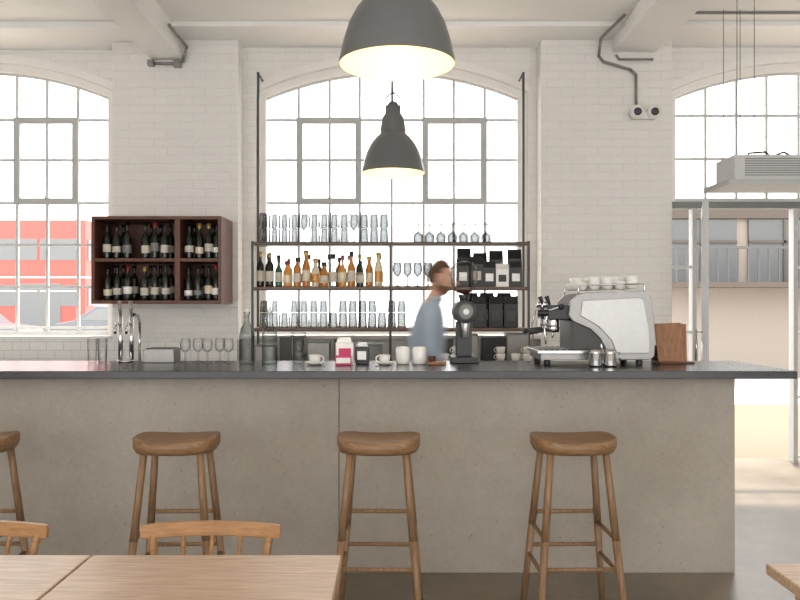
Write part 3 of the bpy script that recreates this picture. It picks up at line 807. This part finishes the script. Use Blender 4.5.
b.lathe([(.062, 0), (.068, .0), (.064, .035), (.058, .035)], (MX+.065, MY, 1.475), M_shirt, 20)
for sx, yy in ((-.02, -.10), (.02, .11)):
    b.sphere((MX+sx+.05, MY+yy, .05), .05, M_shoe, 16, (2.7, .95, 1.0))
def hand(w, d, up, side):
    w = Vector(w); d = Vector(d).normalized(); up = Vector(up).normalized(); s = d.cross(up).normalized()*side
    palm = [w, w+d*.04, w+d*.085]
    V, F = skin_mesh(palm, [(0, 1), (1, 2)], [(.026, .020), (.038, .016), (.040, .014)], 2)
    add_region(b, V, F, lambda c: M_skin)
    for k, (off, ln) in enumerate(((.030, .070), (.010, .080), (-.011, .074), (-.031, .058))):
        base = w+d*.075+s*off
        p = [base, base+d*ln*.45+up*.004, base+d*ln*.75-up*.012, base+d*ln*.95-up*.030]
        V, F = skin_mesh(p, [(0, 1), (1, 2), (2, 3)], [.0095, .009, .008, .0068], 2); add_region(b, V, F, lambda c: M_skin)
    base = w+d*.025+s*.030
    p = [base, base+d*.03+s*.025-up*.008, base+d*.06+s*.035-up*.02]
    V, F = skin_mesh(p, [(0, 1), (1, 2)], [.012, .0105, .008], 2); add_region(b, V, F, lambda c: M_skin)
hand((MX+.21, MY-.272, .970), (1, -.1, -.22), (.22, 0, 1), 1)
hand((MX+.21, MY+.20, .995), (1, -.1, -.3), (.3, 0, 1), -1)
HC = Vector((MX+.105, MY, 1.635))
HM = (Matrix.Rotation(math.radians(-12), 3, 'Z') @ Matrix.Rotation(math.radians(8), 3, 'Y'))
def headpt(u):
    x, y, z = u
    sx, sy, szz = .098, .076, .122
    p = Vector((x*sx, y*sy, z*szz))
    if z < 0:
        t = -z
        p.y *= 1-.28*t; 
        if x < 0: p.x *= 1-.45*t
        else: p.x *= 1+.02*t
        if x > 0: p.x += .010*t*x
    if x > 0 and z > .25: p.x *= 1-.10*(z-.25)
    if x > .75 and .0 < z < .28: p.x -= .005
    return p
def shell(mat, keep, scale=1.0, n=36, jitter=0):
    k = 24; vs = []; fs = []
    for i in range(n):
        a = 2*math.pi*i/n
        for q in range(k+1):
            th_ = math.pi*q/k; u = (math.sin(th_)*math.cos(a), math.sin(th_)*math.sin(a), -math.cos(th_))
            s = scale+(random.uniform(0, jitter) if jitter else 0)
            p = headpt(u)*s; p = HM @ p; vs.append(HC+p)
    for i in range(n):
        j = (i+1) % n
        for q in range(k):
            a = 2*math.pi*(i+.5)/n; th_ = math.pi*(q+.5)/k
            u = (math.sin(th_)*math.cos(a), math.sin(th_)*math.sin(a), -math.cos(th_))
            if keep(u): fs.append((i*(k+1)+q, j*(k+1)+q, j*(k+1)+q+1, i*(k+1)+q+1))
    b.add(vs, fs, mat, True)
shell(M_skin, lambda u: True)
shell(M_hair, lambda u: (u[2] > .5+.2*max(0, u[0])) or (u[0] < -.25 and u[2] > -.30) or (u[0] < .15 and u[2] > .2 and abs(u[1]) > .5), 1.06, jitter=.02)
shell(M_beard, lambda u: u[2] < -.38 and u[0] > -.1 and not (u[0] > .8 and u[2] > -.5) or (-.38 <= u[2] < .0 and -.05 < u[0] < .2 and abs(u[1]) > .5), 1.035, jitter=.015)
def hp(x, y, z): return HC + HM @ Vector((x, y, z))
for sy in (-1, 1):
    b.sphere(hp(.078, sy*.031, .012), .013, M_eye, 10); b.sphere(hp(.089, sy*.031, .012), .005, M_black, 8)
    b.cyl(hp(.090, sy*.016, .032), hp(.080, sy*.048, .034), .004, .004, M_hair, 6)
    b.sphere(hp(-.005, sy*.074, -.005), .03, M_skin, 12, (.6, .35, 1.1), HM)
b.cyl(hp(.090, 0, .018), hp(.116, 0, -.026), .007, .012, M_skin, 10); b.sphere(hp(.110, 0, -.028), .014, M_skin, 10, (1, 1.1, .8))
b.sphere(hp(.100, 0, -.058), .02, M_lip, 10, (.4, 1.0, .3), HM)
man = b.build('barista_man')
fr = scene.frame_current
for f, dx in ((fr-1, -.11), (fr+1, .11)):
    man.location = (dx, 0, 0); man.keyframe_insert('location', frame=f)
try:
    for fc in man.animation_data.action.fcurves:
        for kp in fc.keyframe_points: kp.interpolation = 'LINEAR'
except Exception: pass
scene.frame_set(fr)
scene.render.use_motion_blur = True
scene.render.motion_blur_shutter = 0.5

# ---------------------------------------------------------------- lighting
w = bpy.data.worlds.new('World'); scene.world = w; w.use_nodes = True
bg = w.node_tree.nodes['Background']; bg.inputs[0].default_value = (1.0, 0.985, 0.96, 1); bg.inputs[1].default_value = 4.2
S = bpy.data.lights.new('sun', 'SUN'); S.energy = 7.0; S.color = (1, .90, .76); S.angle = math.radians(3)
so = bpy.data.objects.new('sun', S); scene.collection.objects.link(so)
so.rotation_euler = Vector((-.12, -math.cos(math.radians(64)), -math.sin(math.radians(64)))).to_track_quat('-Z', 'Y').to_euler()
so.location = (0, 12, 20)

# ---------------------------------------------------------------- camera
cam = bpy.data.cameras.new('Camera'); co = bpy.data.objects.new('Camera', cam); scene.collection.objects.link(co)
co.location = (0, 0, 1.45); co.rotation_euler = (math.pi/2, 0, 0)
cam.lens = 35; cam.sensor_width = 36; cam.shift_x = .00625; cam.shift_y = .00625
cam.clip_start = .05; cam.clip_end = 300
scene.camera = co
